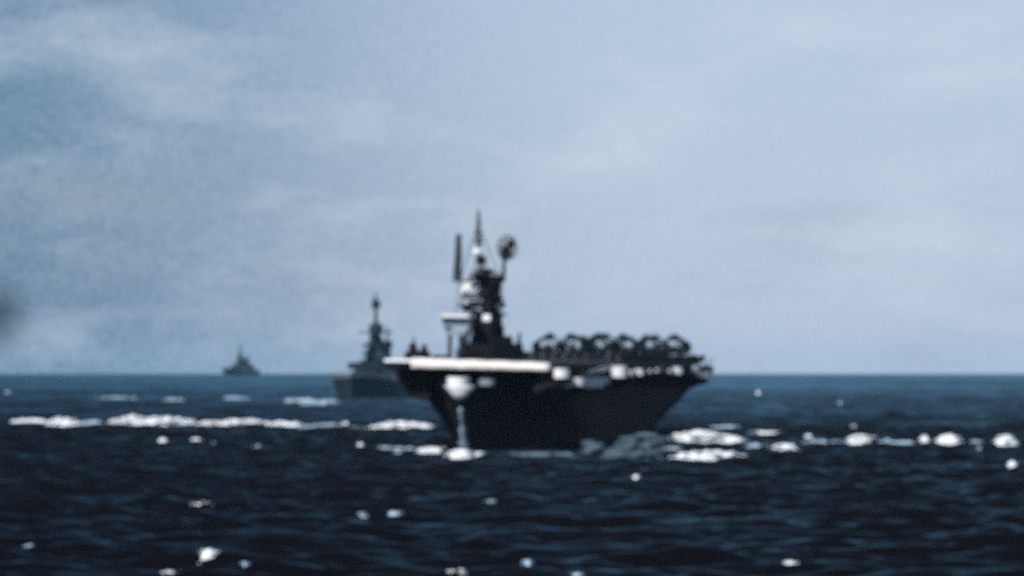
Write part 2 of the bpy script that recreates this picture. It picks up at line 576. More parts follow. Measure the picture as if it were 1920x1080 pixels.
    MB().box(-8.2, -4.6, 8.0, 10.5, 17.03, 17.9, .3, .3).build('ammunition_locker', M['navy'], root)
    # ------------------------------------------------ island
    isl = empty('island', (-14.9, 112, 17.0))
    isl.parent = root
    def ib(name, m, *boxes, **kw):
        q = MB()
        for bx in boxes:
            q.box(*bx)
        return q.build(name, m, isl, **kw)
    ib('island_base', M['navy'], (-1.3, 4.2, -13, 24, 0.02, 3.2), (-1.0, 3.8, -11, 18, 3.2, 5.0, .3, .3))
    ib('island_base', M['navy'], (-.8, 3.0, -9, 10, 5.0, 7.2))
    ib('bridge', M['mid'], (-5.6, -.6, -15.5, -8, 6.6, 8.6, .15, .1))  # bridge and wings in lighter colours that paint in the sunlit side
    ib('bridge_wing', M['pale'], (-6.0, -.4, -16.8, -9, 8.6, 9.25))
    ib('bridge_wing', M['mid'], (-5.2, -1.2, -15.6, -11.2, 4.9, 6.0))
    ib('bridge_support', M['grey'], (-5.0, -4.2, -14.6, -13.8, .05, 6.6))
    MB().tube((-6.2, -14, 8.6), (-4.6, -13.5, 4.0), .35).build('bridge_support', M['navy'], isl)
    ib('bridge_support', M['grey'], (-3.4, -1.3, -13.6, -10.4, .05, 2.2))
    ib('bridge_support', M['mid'], (-3.0, -1.3, -13.0, -10.0, 2.25, 4.9))
    for k in range(5):
        ib('bridge_window', M['glass'], (-5.35 + k * .92, -4.65 + k * .92, -15.5, -15.3, 7.2, 8.0))
    ib('chart_house', M['navy'], (-1.6, 3.2, -9, 6, 7.2, 10.0, .2, .3))
    ib('director_platform', M['navy'], (-2.2, 4.4, -6.5, 2.5, 11.4, 12.1))
    q = MB()
    q.lathe((3.2, -3.5, 12.1), [(1.2, 0), (1.3, .9), (.9, 1.6)], 12)
    q.box(1.3, 4.9, -3.9, -3.1, 12.7, 13.1)
    q.build('gun_director', M['navy'], isl)
    q = MB()
    q.lathe((-2.5, -5.5, 9.9), [(1.0, 0), (1.1, 1.2), (.7, 1.7)], 12)
    q.build('gun_director', M['navy'], isl)
    # funnel
    q = MB()
    q.loft([[((1.0 + 1.6 * math.cos(t) * kx), 6 + 4.6 * math.sin(t) * kx, z) for t in [2 * math.pi * k / 20 for k in range(20)]] for z, kx in ((5, 1.1), (8, 1.0), (13.5, .97), (14.6, 1.04), (15.2, 1.0))])
    fn = q.build('funnel', M['navy'], isl)
    q = MB()
    q.loft([[((1.0 + 1.3 * math.cos(t)), 6 + 4.1 * math.sin(t), z) for t in [2 * math.pi * k / 20 for k in range(20)]] for z in (15.1, 15.7)])
    q.build('funnel_cap', M['black'], fn)
    # tripod mast
    q = MB()
    q.tube((1.0, -3, 7), (.6, -3, 17.2), .75, .55, 10)
    q.tube((-3.2, 2, 5), (.2, -2.4, 16.8), .32, .25, 8)
    q.tube((3.4, 2, 5), (1.0, -2.4, 16.8), .32, .25, 8)
    q.tube((-.3, -2.4, 9), (2.4, -1.6, 16.8), .3, .3, 8)
    q.tube((0.4, -3, 17.0), (-.6, -3, 22), .42, .34, 8)
    mast = q.build('tripod_mast', M['navy'], isl)
    MB().tube((-.6, -3, 22), (-.95, -3, 31.3), .50, .28, 8).build('topmast', M['grey'], mast)
    q = MB()
    for z, w in ((26.2, 1.0), (24.6, 1.5), (28.4, .6)):
        q.tube((-.8 - w, -3, z), (-.8 + w, -3, z), .10, n=6)
        q.box(-.8 - w * .5, -.8 + w * .5, -3.3, -2.7, z + .05, z + .9)
    q.build('aerial_array', M['grey'], mast)
    ib('radar_platform', M['navy'], (-2.0, 4.3, -5.6, -.6, 16.9, 17.7), (0.2, 3.8, -5.0, -1.2, 14.6, 16.9, -.4, 0))
    ib('radar_platform', M['navy'], (-5.6, -2.0, -4.0, -2.2, 16.2, 16.6))
    ib('yard', M['navy'], (-4.6, 5.0, -3.4, -2.8, 10.8, 11.4))
    ib('yard', M['navy'], (-4.0, 1.0, -2.3, -1.7, 12.6, 13.2))
    for bx in ((-2.8, 1.6, -5.6, -3.6, 9.9, 10.3), (-3.6, -1.0, -4, -2.5, 13.4, 13.7), (1.2, 2.9, -7.2, -5.2, 10.2, 12.6)):
        ib('searchlight_platform', M['navy'], bx)
    for x, z in ((-3.4, 13.7), (3.9, 10.6), (-2.6, 10.4)):
        q = MB()
        q.lathe((x, -5.0, z + .8), [(.5, -.5), (.62, 0), (.62, .5), (.5, .6)], 12, rot=Matrix.Rotation(R(90), 3, 'X'))
        q.tube((x, -5.0, z), (x, -5.0, z + .5), .12)
        q.build('searchlight', M['pale'], isl)
    ib('flag_bridge', M['pale'], (1.4, 3.0, -9.2, -9.02, 8.0, 9.4))
    ib('signal_locker', M['pale'], (-3.4, -2.0, -4.4, -2.9, 13.75, 16.0))
    # pale radar drum below the topmast
    q = MB()
    q.lathe((-.8, -3.6, 22.6), [(.5, -.9), (1.0, -.6), (1.1, .2), (.6, .6)], 14)
    q.build('radar_drum', M['pale'], mast, smooth=True)
    q = MB()
    q.lathe((-.1, -3.2, 20.9), [(.6, -1.0), (1.1, -.5), (1.0, .6), (.5, .8)], 12)
    q.build('radar_drum', M['navy'], mast)
    # edge-on bedspring aerial on a post, starboard side
    an = empty('bedspring_antenna', (-5.0, -3.2, 16.6))
    an.parent = isl
    q = MB()
    for k in range(6):
        q.tube((.35 - .14 * k, -1.6 + .64 * k, 1.2), (.5 - .14 * k, -1.6 + .64 * k, 9.4), .12, n=5)
    for k in range(11):
        q.tube((.37 + k * .015, -1.7, 1.3 + k * .78), (-.37 + k * .015, 1.7, 1.3 + k * .78), .10, n=5)
    q.build('antenna_grid', M['grey'], an)
    q = MB()
    q.tube((-.1, 0, -.2), (-.1, 0, 8.8), .30, .22)
    q.box(-1.0, .8, -.8, .8, -.3, 3.6, .2, .2)
    q.box(-.75, .75, -.5, .5, 3.6, 9.6, .25, .1)
    q.build('antenna_post', M['grey'], an)
    # round mesh dish on a post, port side
    da = empty('dish_antenna', (4.7, -3.2, 16.8))
    da.parent = isl
    q = MB()
    q.tube((0, 0, -.4), (.1, 0, 5.6), .42, .34)
    q.box(-.7, 1.0, -.5, .6, 4.4, 6.4, .1, .1)
    q.build('antenna_post', M['navy'], da)
    q = MB()
    cx, cz, RX, RZ = .75, 6.7, 2.15, 2.6
    for k in (-6, -5, -3, -2, 0, 1, 3, 4, 6):
        x = k / 6.4
        hh = math.sqrt(1 - x * x)
        q.tube((cx + x * RX, -.4 + .5 * (1 - x * x), cz - hh * RZ), (cx + x * RX, -.4 + .5 * (1 - x * x), cz + hh * RZ), .10, n=4)
        q.tube((cx - hh * RX, -.3, cz + x * RZ), (cx + hh * RX, -.3, cz + x * RZ), .10, n=4)
    q.box(cx - 1.5, cx + .9, -.25, .1, cz - 2.0, cz + .3, .2, 0)
    q.box(cx - .3, cx + 1.7, -.25, .1, cz + .1, cz + 1.7, .3, 0)
    rim = [(cx + RX * math.cos(2 * math.pi * k / 24), -.4, cz + RZ * math.sin(2 * math.pi * k / 24)) for k in range(25)]
    for k in range(24):
        q.tube(rim[k], rim[k + 1], .10, n=5)
    q.build('dish_mesh', M['navy'], da)
    # a clutter of small platforms, lookouts, lockers, aerials and stays up the tower
    gr = random.Random(11)
    for k in range(34):
        z = gr.uniform(5.2, 19.5)
        hw_ = 3.4 - 1.4 * (z - 5) / 14
        x = 1.1 + gr.uniform(-hw_, hw_)
        y = gr.uniform(-7.5, -1)
        w, d_, hh = gr.uniform(.35, 1.1), gr.uniform(.4, 1.2), gr.uniform(.25, 1.1)
        q = MB()
        q.box(x - w, x + w, y - d_, y + d_, z, z + hh, gr.uniform(0, .2), 0)
        q.tube((x, y, z - 1.3), (x, y, z), .12, n=5)
        q.build('tower_platform', M['mid'] if k % 7 == 0 else M['navy'], isl)
    for k in range(9):
        x, z = 1.1 + gr.uniform(-3.4, 3.4), gr.uniform(7, 17.5)
        MB().tube((x, -3 + gr.uniform(-2, 2), z), (x + gr.uniform(-.5, .5), -3, z + gr.uniform(1.6, 3.4)), .14, .08, 5).build('whip_aerial', M['navy'], isl)
    for a_, b_ in (((-4.8, -3, 11.0), (-.8, -3, 21.5)), ((4.9, -3, 11.0), (.2, -3, 21.5)), ((-4.2, -10, 9), (-4.6, -3.2, 16.4)), ((-3.4, 4, 5), (-4.8, -2.6, 16.4)), ((3.6, 3, 5), (4.4, -2.8, 16.9)), ((-.9, -3, 29), (-4.4, -3, 16.8)), ((-.9, -3, 28), (3.9, -3, 17.7))):
        MB().tube(a_, b_, .10, n=5).build('mast_stay', M['grey'], isl)
    for z in (17.8, 18.9, 20.0, 21.1):
        MB().box(-1.4, 1.3, -3.5, -2.5, z, z + .22).build('mast_rung', M['grey'], mast)
    # enclosed twin gun houses fore and aft of the island
    for y in (86, 146):
        g = MB()
        g.lathe((-13.4, y, 17.02), [(2.1, 0), (2.0, .7)], 16)
        g.box(-15.4, -11.4, y - 2.4, y + 2.6, 17.7, 20.3, .5, .6)
        o = g.build('gun_house', M['navy'], root)
        sg = -1 if y < 100 else 1
        for x in (-14.0, -12.8):
            MB().tube((x, y + sg * 1.8, 19.2), (x, y + sg * 7.2, 20.4), .17, .12, 9).build('gun_barrel', M['navy'], o)
    q = MB()
    q.tube((-11.3, 138, 17.0), (-11.0, 138, 22.8), .8, .25)
    q.box(-12.6, -10.2, 136, 140, 17.02, 20.4, .5, .6)
    q.build('aircraft_crane', M['navy'], root)
    return root
DB = 1100.0
YAW = math.asin(0.152)
carrier = make_carrier()
carrier.location = (-8.9, DB, 0.1 - DB * DB / (2 * REARTH))
carrier.rotation_euler = (0, R(1.1), -YAW)
tag(carrier, 'large dark aircraft carrier with white deck edge and aircraft parked aft', 'aircraft carrier')
# ------------------------------------------------------------------ folded-wing fighters on the after deck
def make_fighter():
    # nose toward -Y, wheels at z = 0; frame origin under the main wheels
    r = empty('parked_fighter')
    n = 16
    def ring(y, rx, rz, cz):
        return [(rx * math.cos(2 * math.pi * k / n), y, cz + rz * math.sin(2 * math.pi * k / n)) for k in range(n)]
    fz = 2.35
    MB().loft([ring(-1.2, .66, .70, fz), ring(.5, .66, .78, fz - .02), ring(2.4, .55, .72, fz - .18), ring(4.6, .34, .48, fz - .5), ring(6.6, .10, .22, fz - .78)]).build('fuselage', M['plane'], r, True)
    cw = MB().loft([ring(-2.75, .52, .52, fz), ring(-2.65, .64, .64, fz), ring(-1.9, .69, .69, fz), ring(-1.18, .68, .70, fz)]).build('engine_cowling', M['plane'], r, True)
    MB().lathe((0, -2.78, fz), [(.40, 0), (.30, .06), (.1, .1)], 14, rot=Matrix.Rotation(R(90), 3, 'X')).build('engine_front', M['black'], cw)
    pr = MB().lathe((0, -2.85, fz), [(.16, 0), (.15, .25), (.05, .42)], 12, rot=Matrix.Rotation(R(90), 3, 'X')).build('propeller_hub', M['black'], r)
    for k in range(3):
        t = R(90 + 120 * k + 30)
        d = Vector((math.cos(t), 0, math.sin(t)))
        s = Vector((-math.sin(t), .35, math.cos(t))).normalized()
        c = Vector((0, -3.0, fz))
        rg = []
        for q, w in ((.1, .06), (.7, .16), (1.3, .17), (1.9, .08)):
            p = c + d * q
            rg.append([p + s * w + Vector((0, .03, 0)), p - s * w + Vector((0, .03, 0)), p - s * w - Vector((0, .03, 0)), p + s * w - Vector((0, .03, 0))])
        MB().loft(rg).build('propeller_blade', M['black'], pr)
    MB().loft([ring(.2, .34, .02, fz + .74), ring(.7, .36, .42, fz + .72), ring(1.4, .34, .42, fz + .68), ring(2.3, .2, .1, fz + .6)]).build('canopy', M['glass'], r, True)
    def sect(x, z, y0, ch, th, up, toe=0.0):
        # aerofoil ring with chord along Y, thickness along `up`
        pts = []
        for f, t in ((0, 0), (.12, .7), (.35, 1), (.7, .55), (1, .05), (.7, -.35), (.35, -.6), (.12, -.5)):
            pts.append((x + up[0] * (t * th + toe * (f - .3) * ch), y0 + f * ch, z + up[1] * (t * th + toe * (f - .3) * ch)))
        return pts
    for s in (1, -1):
        # gull inner panel down to the knee, short rise to the fold
        MB().loft([sect(s * .45, fz - .25, -1.0, 2.7, .22, (0, 1)), sect(s * 1.55, fz - .85, -1.0, 2.6, .22, (0, 1)), sect(s * 2.45, fz - .60, -.9, 2.5, .20, (0, 1))]).build('inner_wing', M['plane'], r, True)
        # outer panel folded up and leaning in over the canopy
        u1, u2, u3 = (-s * 1, .1), (-s * .93, .36), (-s * .6, .8)
        MB().loft([sect(s * 2.45, fz - .45, -.9, 2.45, .42, u1, .3), sect(s * 2.75, fz + .8, -.7, 2.3, .40, u1, .4), sect(s * 2.35, fz + 1.75, -.5, 2.2, .42, u2, .55), sect(s * 1.3, fz + 2.35, -.2, 2.0, .42, u3, .7), sect(s * .0, fz + 2.55, .1, 1.6, .36, (0, 1), .75)]).build('folded_wing', M['plane'], r, True)
        MB().loft([sect(s * .1, fz - .3, 4.9, 1.2, .08, (0, 1)), sect(s * 2.3, fz - .2, 5.2, .8, .05, (0, 1))]).build('tailplane', M['plane'], r)
        g = MB()
        g.tube((s * 1.6, -.7, fz - .9), (s * 1.75, -.8, .4), .11, .09)
        g.box(s * 1.75 - .22, s * 1.75 + .22, -.75, -.35, .55, 1.25)
        lg = g.build('landing_gear', M['grey'], r)
        MB().lathe((s * 1.75, -.8, .4), [(.26, -.12), (.40, -.08), (.40, .08), (.26, .12)], 14, rot=Matrix.Rotation(R(90), 3, 'Y')).build('wheel', M['tyre'], lg)
    MB().loft([[(.05, 5.0, fz - .2), (-.05, 5.0, fz - .2), (-.05, 6.7, fz - .6), (.05, 6.7, fz - .6)], [(.03, 5.7, fz + 1.1), (-.03, 5.7, fz + 1.1), (-.03, 6.5, fz + 1.1), (.03, 6.5, fz + 1.1)]]).build('tail_fin', M['plane'], r)
    g = MB()
    g.tube((0, 6.0, fz - .7), (0, 6.2, .2), .07)
    g.lathe((0, 6.2, .2), [(.12, -.07), (.2, -.04), (.2, .04), (.12, .07)], 10, rot=Matrix.Rotation(R(90), 3, 'Y'))
    g.build('tail_wheel', M['tyre'], r)
    return r
fighter = make_fighter()
cm = Matrix.Translation(carrier.location) @ carrier.rotation_euler.to_matrix().to_4x4()
spots = [(-11.4, 185, 5), (-5.6, 183, -6), (.9, 187, 8), (5.7, 184, -9), (12.0, 188, 11), (13.6, 214, 24),
         (-14.0, 196, -7), (-8.6, 199, 9), (-2.6, 198, -12), (2.6, 203, 6), (8.4, 199, -8), (6.4, 217, 14), (-4.8, 213, -9), (.6, 229, -14), (10.2, 233, 12), (-9.6, 226, 10), (4.6, 241, -6)]
names = ['dark fighter with folded wings parked closest to the island in the forward row',
         'dark folded-wing fighter second out from the island in the forward row',
         'dark folded-wing fighter in the middle of the forward row behind the wind break',
         'dark folded-wing fighter fourth out from the island in the forward row',
         'dark folded-wing fighter at the outer end of the forward row',
         'dark folded-wing fighter angled outboard near the after gun tubs']
for i, (p, a, rz) in enumerate(spots):
    f = fighter if i == 0 else copy_tree(fighter)
    f.matrix_world = cm @ Matrix.Translation((p, a, 17.02)) @ Matrix.Rotation(R(rz), 4, 'Z') @ Matrix.Scale((1.05, .98, 1.08, 1.0, 1.06, 1.1, .96)[i % 7], 4)
    tag(f, names[i] if i < 6 else 'dark folded-wing fighter parked behind the forward row', 'airplane', 'fighters parked on the after deck')

# ------------------------------------------------------------------ battleships
def make_battleship():
    r = empty('battleship')
    def half(u, z):
        e = 1 - (1 - min(u / (.40 - .014 * z), 1)) ** 1.9
        k = 1 - max(0, (u - .65) / .35) ** 2 * .7
        return max(.15, 15 * e * k)
    def top(u):
        return 8.6 + 3.6 * (1 - u) ** 2.2
    rings = []
    for i in range(37):
        u = (i / 36) ** 1.2
        zz = (-3, 0, 3.5, 6.5, top(u))
        rings.append([(half(u, z), -6 * z / 9 + u * 215, z) for z in zz] + [(-half(u, z), -6 * z / 9 + u * 215, z) for z in reversed(zz)])
    hull = MB().loft(rings).build('hull', M['sea_grey'], r)
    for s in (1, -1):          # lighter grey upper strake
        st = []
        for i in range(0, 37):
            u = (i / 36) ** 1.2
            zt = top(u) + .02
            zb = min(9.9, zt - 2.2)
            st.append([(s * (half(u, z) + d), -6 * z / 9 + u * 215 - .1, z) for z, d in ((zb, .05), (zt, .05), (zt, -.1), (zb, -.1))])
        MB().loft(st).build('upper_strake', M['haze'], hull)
    dk = []
    for i in range(1, 37):
        u = (i / 36) ** 1.2
        z = top(u) + .03
        w = half(u, z) - .3
        y = -6 * z / 9 + u * 215
        dk.append([(w, y, z), (-w, y, z), (-w, y, z + .04), (w, y, z + .04)])
    MB().loft(dk).build('weather_deck', M['teak'], r)
    for s in (1, -1):
        b = MB()
        pr = None
        for i in range(2, 18):
            u = (i / 36) ** 1.2
            z = top(u)
            p = (s * (half(u, z) - .2), -6 * z / 9 + u * 215, z)
            t_ = (p[0], p[1], z + 1.1)
            b.tube(p, t_, .05, n=5)
            if pr:
                b.tube(pr, t_, .04, n=5)
            pr = t_
        b.build('guard_rail', M['slate'], hull)
    for x, y in ((-9.5, 40), (9.5, 40)):
        g = MB()
        g.lathe((x, y, 9.4), [(1.8, 0), (1.9, 1.5), (1.75, 1.5), (1.7, .2), (.05, .15)], 14)
        g.tube((x, y, 9.6), (x, y - .8, 12.4), .2, .12)
        g.build('gun_tub', M['slate'], r)
    for y, z in ((58, 9.8), (76, 12.8), (165, 9.6)):
        g = MB()
        g.lathe((0, y, z), [(5, -3), (5, .6)], 16)
        g.box(-5.5, 5.5, y - 6, y + 7, z + .6, z + 4, .8, 1.5)
        o = g.build('gun_turret', M['slate'], r)
        sg = 1 if y > 100 else -1
        for x in (-3, 0, 3):
            MB().tube((x, y + sg * 5, z + 2.4), (x, y + sg * 18, z + 3.4), .5, .35).build('gun_barrel', M['slate'], o)
    q = MB()
    q.box(-10.5, 10.5, 86, 155, 9.3, 13.0, 1, 4)
    q.box(-7.5, 7.5, 88, 148, 13.0, 18, 1.0, 4)
    q.box(-4.2, 5.2, 90, 118, 18, 23.5, .6, 2)
    q.build('superstructure', M['sea_grey'], r)
    q = MB()
    q.box(-2.6, 3.0, 92, 106, 23.5, 28.5, .5, 2)
    q.lathe((0, 99, 28.4), [(2.8, 0), (2.2, 2.0), (3.4, 2.4), (3.6, 4.4), (3.0, 6.4), (1.2, 7.4)], 14)
    q.box(-8.5, 8.0, 98.4, 99.6, 30.7, 31.4)
    q.box(-4.5, 4.8, 98.4, 99.6, 26.2, 27.0)
    tw = q.build('fire_control_tower', M['sea_grey'], r)
    gr = random.Random(3)
    for k in range(16):
        z = gr.uniform(14, 29)
        hw_ = 8.5 - 6 * (z - 14) / 15
        x = gr.uniform(-hw_, hw_)
        w = gr.uniform(.8, 2.0)
        MB().box(x - w, x + w, 88, 93 + gr.random(), z, z + gr.uniform(.6, 1.6)).build('tower_platform', M['slate'], tw)
    MB().tube((0, 99, 35.6), (0, 99, 49.5), .9, .5).build('mast', M['slate'], tw)
    q = MB()
    q.box(-2.0, 2.0, 98.6, 99.2, 42.5, 46.5)
    q.build('radar_antenna', M['slate'], tw)
    for y in (120, 138):
        MB().loft([[(3.0 * math.cos(t), y + 4.5 * math.sin(t), z) for t in [2 * math.pi * k / 16 for k in range(16)]] for z in (17, 27)]).build('funnel', M['slate'], r)
    q = MB()
    q.tube((0, 150, 17), (0, 150, 34), 1.0, .4)
    q.box(-2.2, 2.2, 148, 152, 24, 27)
    q.build('mast', M['slate'], r)
    for s in (1, -1):
        for y in (100, 114, 128):
            g = MB().box(min(s * 9.5, s * 13.5), max(s * 9.5, s * 13.5), y - 3, y + 3, 13.4, 16.6, .4, .6)
            g.build('gun_house', M['slate'], r)
    return r
D2 = 2660.0
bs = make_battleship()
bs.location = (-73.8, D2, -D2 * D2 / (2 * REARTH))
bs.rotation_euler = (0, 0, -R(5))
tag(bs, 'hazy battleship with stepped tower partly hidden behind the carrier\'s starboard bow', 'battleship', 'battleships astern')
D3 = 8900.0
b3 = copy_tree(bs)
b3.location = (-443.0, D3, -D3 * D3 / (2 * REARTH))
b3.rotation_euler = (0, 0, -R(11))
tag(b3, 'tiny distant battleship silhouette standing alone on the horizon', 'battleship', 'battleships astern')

# ------------------------------------------------------------------ breaking crests and foam
def foam_material():
    m = mat('sea_foam', (0.76, 0.78, 0.81), 0.9, spec=0.05, vary=0.18, scale=0.9, bump=0.5)
    return m
M['foam'] = foam_material()
M['thin'] = mat('thin_aerated_foam', (0.30, 0.40, 0.50), 0.9, spec=0.05, vary=0.35, scale=0.5, bump=0.4)
M['wash'] = mat('aerated_wash', (0.085, 0.125, 0.165), 0.7, spec=0.1, vary=0.4, scale=0.25, bump=0.4)
def sea_range(row):
    # distance at which the curved sea lies on a picture row
    k = (row - EYEROW) / FPX
    b = k * 2 * REARTH
    return (b - math.sqrt(b * b - 4 * 2 * REARTH * EYE)) / 2
def visible_range(px, row):
    # the same on the waves: the first water met along that line of sight
    d0 = sea_range(row)
    d = np.arange(d0 * .80, d0 * 1.12, .5)
    dx, dz = (px - 960) / FPX, (EYEROW - row) / FPX
    hit = np.nonzero(sea_z(dx * d, d) >= EYE + dz * d)[0]
    return float(d[hit[0]]) if len(hit) else d0
def hash_noise(seed):
    g = np.random.default_rng(seed)
    K = [(g.uniform(.6, 3.6), g.uniform(.6, 3.6), g.uniform(0, 6.28), g.uniform(0, 6.28)) for _ in range(7)]
    def f(x, y):
        s = 0
        for a, b, c, d in K:
            s = s + np.sin(a * x + c + .8 * np.sin(b * y + d)) * np.cos(b * y + d) / (.6 + .5 * (a + b) / 2)
        return s / 2.2
    return f
ICO_V, ICO_F = None, None
def ico():
    import bmesh
    bm = bmesh.new()
    bmesh.ops.create_icosphere(bm, subdivisions=1, radius=1.0)
    v = np.array([p.co[:] for p in bm.verts])
    f = np.array([[q.index for q in p.verts] for p in bm.faces])
    bm.free()
    return v, f
ICO_V, ICO_F = ico()
def crest(name, x0, x1, y, h, depth, seed, label, group, mt='foam', ragged=.5, core=.85, sprinkle=.8):
    """broken water riding on a wave: a ragged heap of foam clots over a low core"""
    g = np.random.default_rng(seed)
    ln = x1 - x0
    xc = (x0 + x1) / 2
    nx = int(min(110, max(14, ln * 2.2)))
    ny = int(min(22, max(8, depth * 2.0)))
    U, V = np.meshgrid(np.linspace(-1, 1, nx), np.linspace(-1, 1, ny))
    nz = hash_noise(seed)
    def shape(x):                      # height of the crest along its length, 0..1
        u = (x - xc) / (ln / 2)
        e = np.clip(1 - np.abs(u) ** 2, 0, 1) ** .8
        return e * np.clip(.72 + ragged * .55 * nz(x * .22, x * 0 + 1.7) + ragged * .4 * nz(x * .9, x * 0 + 4.1), .12, 1.25)
    def line(x):                       # the crest wanders toward and away from us
        return y + depth * .22 * nz(x * .12, x * 0 + seed)
    X = xc + U * ln / 2
    Y = line(X) + V * depth / 2
    env = shape(X) * np.clip(1 - V ** 2, 0, 1) ** .6
    sz = sea_z(X, Y)
    lift = float(np.mean(sz) * .6 + np.max(sz) * .4)
    k = np.clip(env * 1.6, 0, 1)
    Z = sz * (1 - k) + lift * k + core * h * env * (1 + .25 * nz(X * 2.6 + 5, Y * 2.6)) - .45 * (1 - k)
    v = [np.stack([X, Y, Z], -1).reshape(-1, 3)]
    i = np.arange(ny - 1)[:, None] * nx
    kk = np.arange(nx - 1)[None, :]
    a, b, c_, d = (i + kk).ravel(), (i + kk + 1).ravel(), (i + nx + kk + 1).ravel(), (i + nx + kk).ravel()
    f = [np.stack([a, b, c_], -1), np.stack([a, c_, d], -1)]
    off = len(v[0])
    n = int(min(420, max(12, sprinkle * ln * depth * 3.0)))
    for q in range(n):
        far = g.random() < .22
        px = xc + ln / 2 * (g.uniform(-1.25, 1.25) if far else g.uniform(-1, 1))
        py = float(line(np.array([px]))[0]) + depth * g.normal(0, .42 if far else .22)
        e = float(shape(np.array([px]))[0])
        r = h * g.uniform(.10, .26) * (.45 if far else 1) * (.5 + .7 * e)
        r = min(max(r, .10), .75)
        base = float(sea_z(np.array([px]), np.array([py]))[0])
        base = base + (lift - base) * min(1, 1.6 * e) if not far else base
        pz = base + (0 if far else .85 * h * e * g.random() ** .7) - r * .25
        sc = np.array([g.uniform(1.6, 4.2), g.uniform(1.0, 2.2), g.uniform(.30, .6)]) * r
        bl = ICO_V * g.uniform(.72, 1.2, (len(ICO_V), 1)) * sc
        t = g.uniform(-.12, .12)
        bl = np.stack([bl[:, 0], bl[:, 1], bl[:, 2] + bl[:, 0] * t], -1)
        v.append(bl + np.array([px, py, pz]))
        f.append(ICO_F + off)
        off += len(ICO_V)
    c = np.array([xc, y, float(sea_z(np.array([xc]), np.array([y]))[0])])
    V_ = np.concatenate(v) - c
    F_ = np.concatenate(f).astype(np.int32)
    me = bpy.data.meshes.new(name)
    me.vertices.add(len(V_))
    me.vertices.foreach_set('co', V_.astype(np.float32).ravel())
    me.loops.add(F_.size)
    me.loops.foreach_set('vertex_index', F_.ravel())
    me.polygons.add(len(F_))
    me.polygons.foreach_set('loop_start', np.arange(0, F_.size, 3, dtype=np.int32))
    me.polygons.foreach_set('loop_total', np.full(len(F_), 3, dtype=np.int32))
    me.polygons.foreach_set('use_smooth', np.ones(len(F_), dtype=bool))
    me.update(calc_edges=True)
    me.validate()
    me.materials.append(M[mt])
    o = bpy.data.objects.new(name, me)
    COL.objects.link(o)
    o.location = c
    return tag(o, label, 'foam', group, 'stuff' if name in ('hull_wash', 'bow_wave') else None)
def crest_at(px0, px1, row, hpx, seed, label, group, name='breaking_crest', depth=None, **kw):
    d = visible_range((px0 + px1) / 2, row)
    s = d / FPX
    px0, px1, hpx = px0 + 2, px1 - 2, max(4.0, hpx - 7)     # less what the blur adds
    h = hpx * s
    return crest(name, (px0 - 960) * s, (px1 - 960) * s, d, h, depth or max(1.8, h * 3.0), seed, label, group, **kw)
G1, G2 = 'breaking crests along the wash', 'foam flecks on the open water'
B = crest_at
B(190, 378, 794, 27, 1, 'longest bright white breaking crest on the open sea beside the carrier', G1)
B(360, 520, 796, 23, 2, 'long white breaking crest joined to the end of the longest crest', G1)
B(480, 580, 795, 18, 3, 'tapering white crest trailing off toward the large carrier', G1)
B(84, 162, 794, 22, 4, 'compact bright white crest set apart from the longest crest', G1)
B(14, 92, 790, 12, 5, 'thin low white crest trailing beyond the compact crest', G1)
B(686, 822, 801, 24, 6, 'white breaking crest running up to the starboard bow of the large carrier', G1)
B(1222, 1400, 825, 32, 7, 'broad white breaking crest just behind the carrier\'s after hull', G1)
B(1250, 1412, 853, 22, 8, 'white breaking crest in front of the broad crest by the after hull', G1)
B(1440, 1502, 840, 20, 9, 'short white crest beyond the end of the two crests by the stern', G1)
B(1586, 1634, 832, 32, 10, 'tall rounded white breaker standing alone on open water', G1)
B(1752, 1802, 828, 26, 11, 'oval white breaker with a small foam lump touching it', G1)
B(1722, 1744, 827, 20, 117, 'small foam lump touching the oval white breaker', G1)
B(1862, 1908, 829, 26, 13, 'rounded white breaker farthest from the large carrier', G1)
B(1390, 1470, 812, 10, 14, 'faint low crest trailing from the broad crest by the after hull', G1)
for i, (a, b, r, h) in enumerate(((170, 270, 745, 7), (300, 350, 748, 9), (410, 480, 745, 8), (524, 600, 752, 13), (590, 640, 750, 11))):
    B(a, b, r, h, 20 + i, 'faint far streak of foam between the horizon and the long crests', 'far foam streaks', name='foam_streak', mt='thin')
for i, (a, b, r, h) in enumerate(((140, 205, 793, 12), (545, 690, 798, 13), (1395, 1450, 836, 13), (1495, 1592, 829, 13), (1630, 1726, 829, 12), (1798, 1866, 829, 12), (1215, 1300, 838, 14), (560, 640, 758, 12), (1300, 1400, 800, 10), (690, 790, 842, 10))):
    B(a, b, r, h, 130 + i, 'thin low streak of pale foam trailing between the white breakers', 'thin foam streaks between breakers', name='foam_streak', mt='thin', ragged=1.0)
flk = [(305, 826, 24, 14), (368, 824, 26, 10), (402, 831, 14, 8), (483, 838, 18, 8), (377, 946, 42, 14), (392, 1038, 36, 20), (320, 1074, 44, 18), (55, 1024, 14, 9),
       (460, 1060, 14, 7), (858, 1074, 32, 20), (990, 1054, 18, 8), (1082, 1079, 26, 8), (920, 940, 22, 9), (680, 966, 20, 8), (740, 963, 34, 8),
       (1482, 1059, 34, 11), (1897, 874, 24, 16), (1192, 896, 16, 10), (1422, 738, 12, 10), (1575, 756, 10, 9), (1836, 842, 14, 9), (676, 834, 18, 11), (647, 794, 18, 10),
       (1516, 818, 20, 10), (1664, 826, 20, 9), (746, 848, 18, 15), (15, 735, 18, 7), (1600, 800, 14, 10), (1230, 858, 14, 7)]
for i, (x, r, w, h) in enumerate(flk):
    B(x - w / 2, x + w / 2, r, h, 50 + i, 'small white fleck of foam alone on dark water', G2, name='foam_fleck', ragged=.6, core=.95 if h > 9.5 else .7, mt='thin' if h < 9.5 else 'foam')
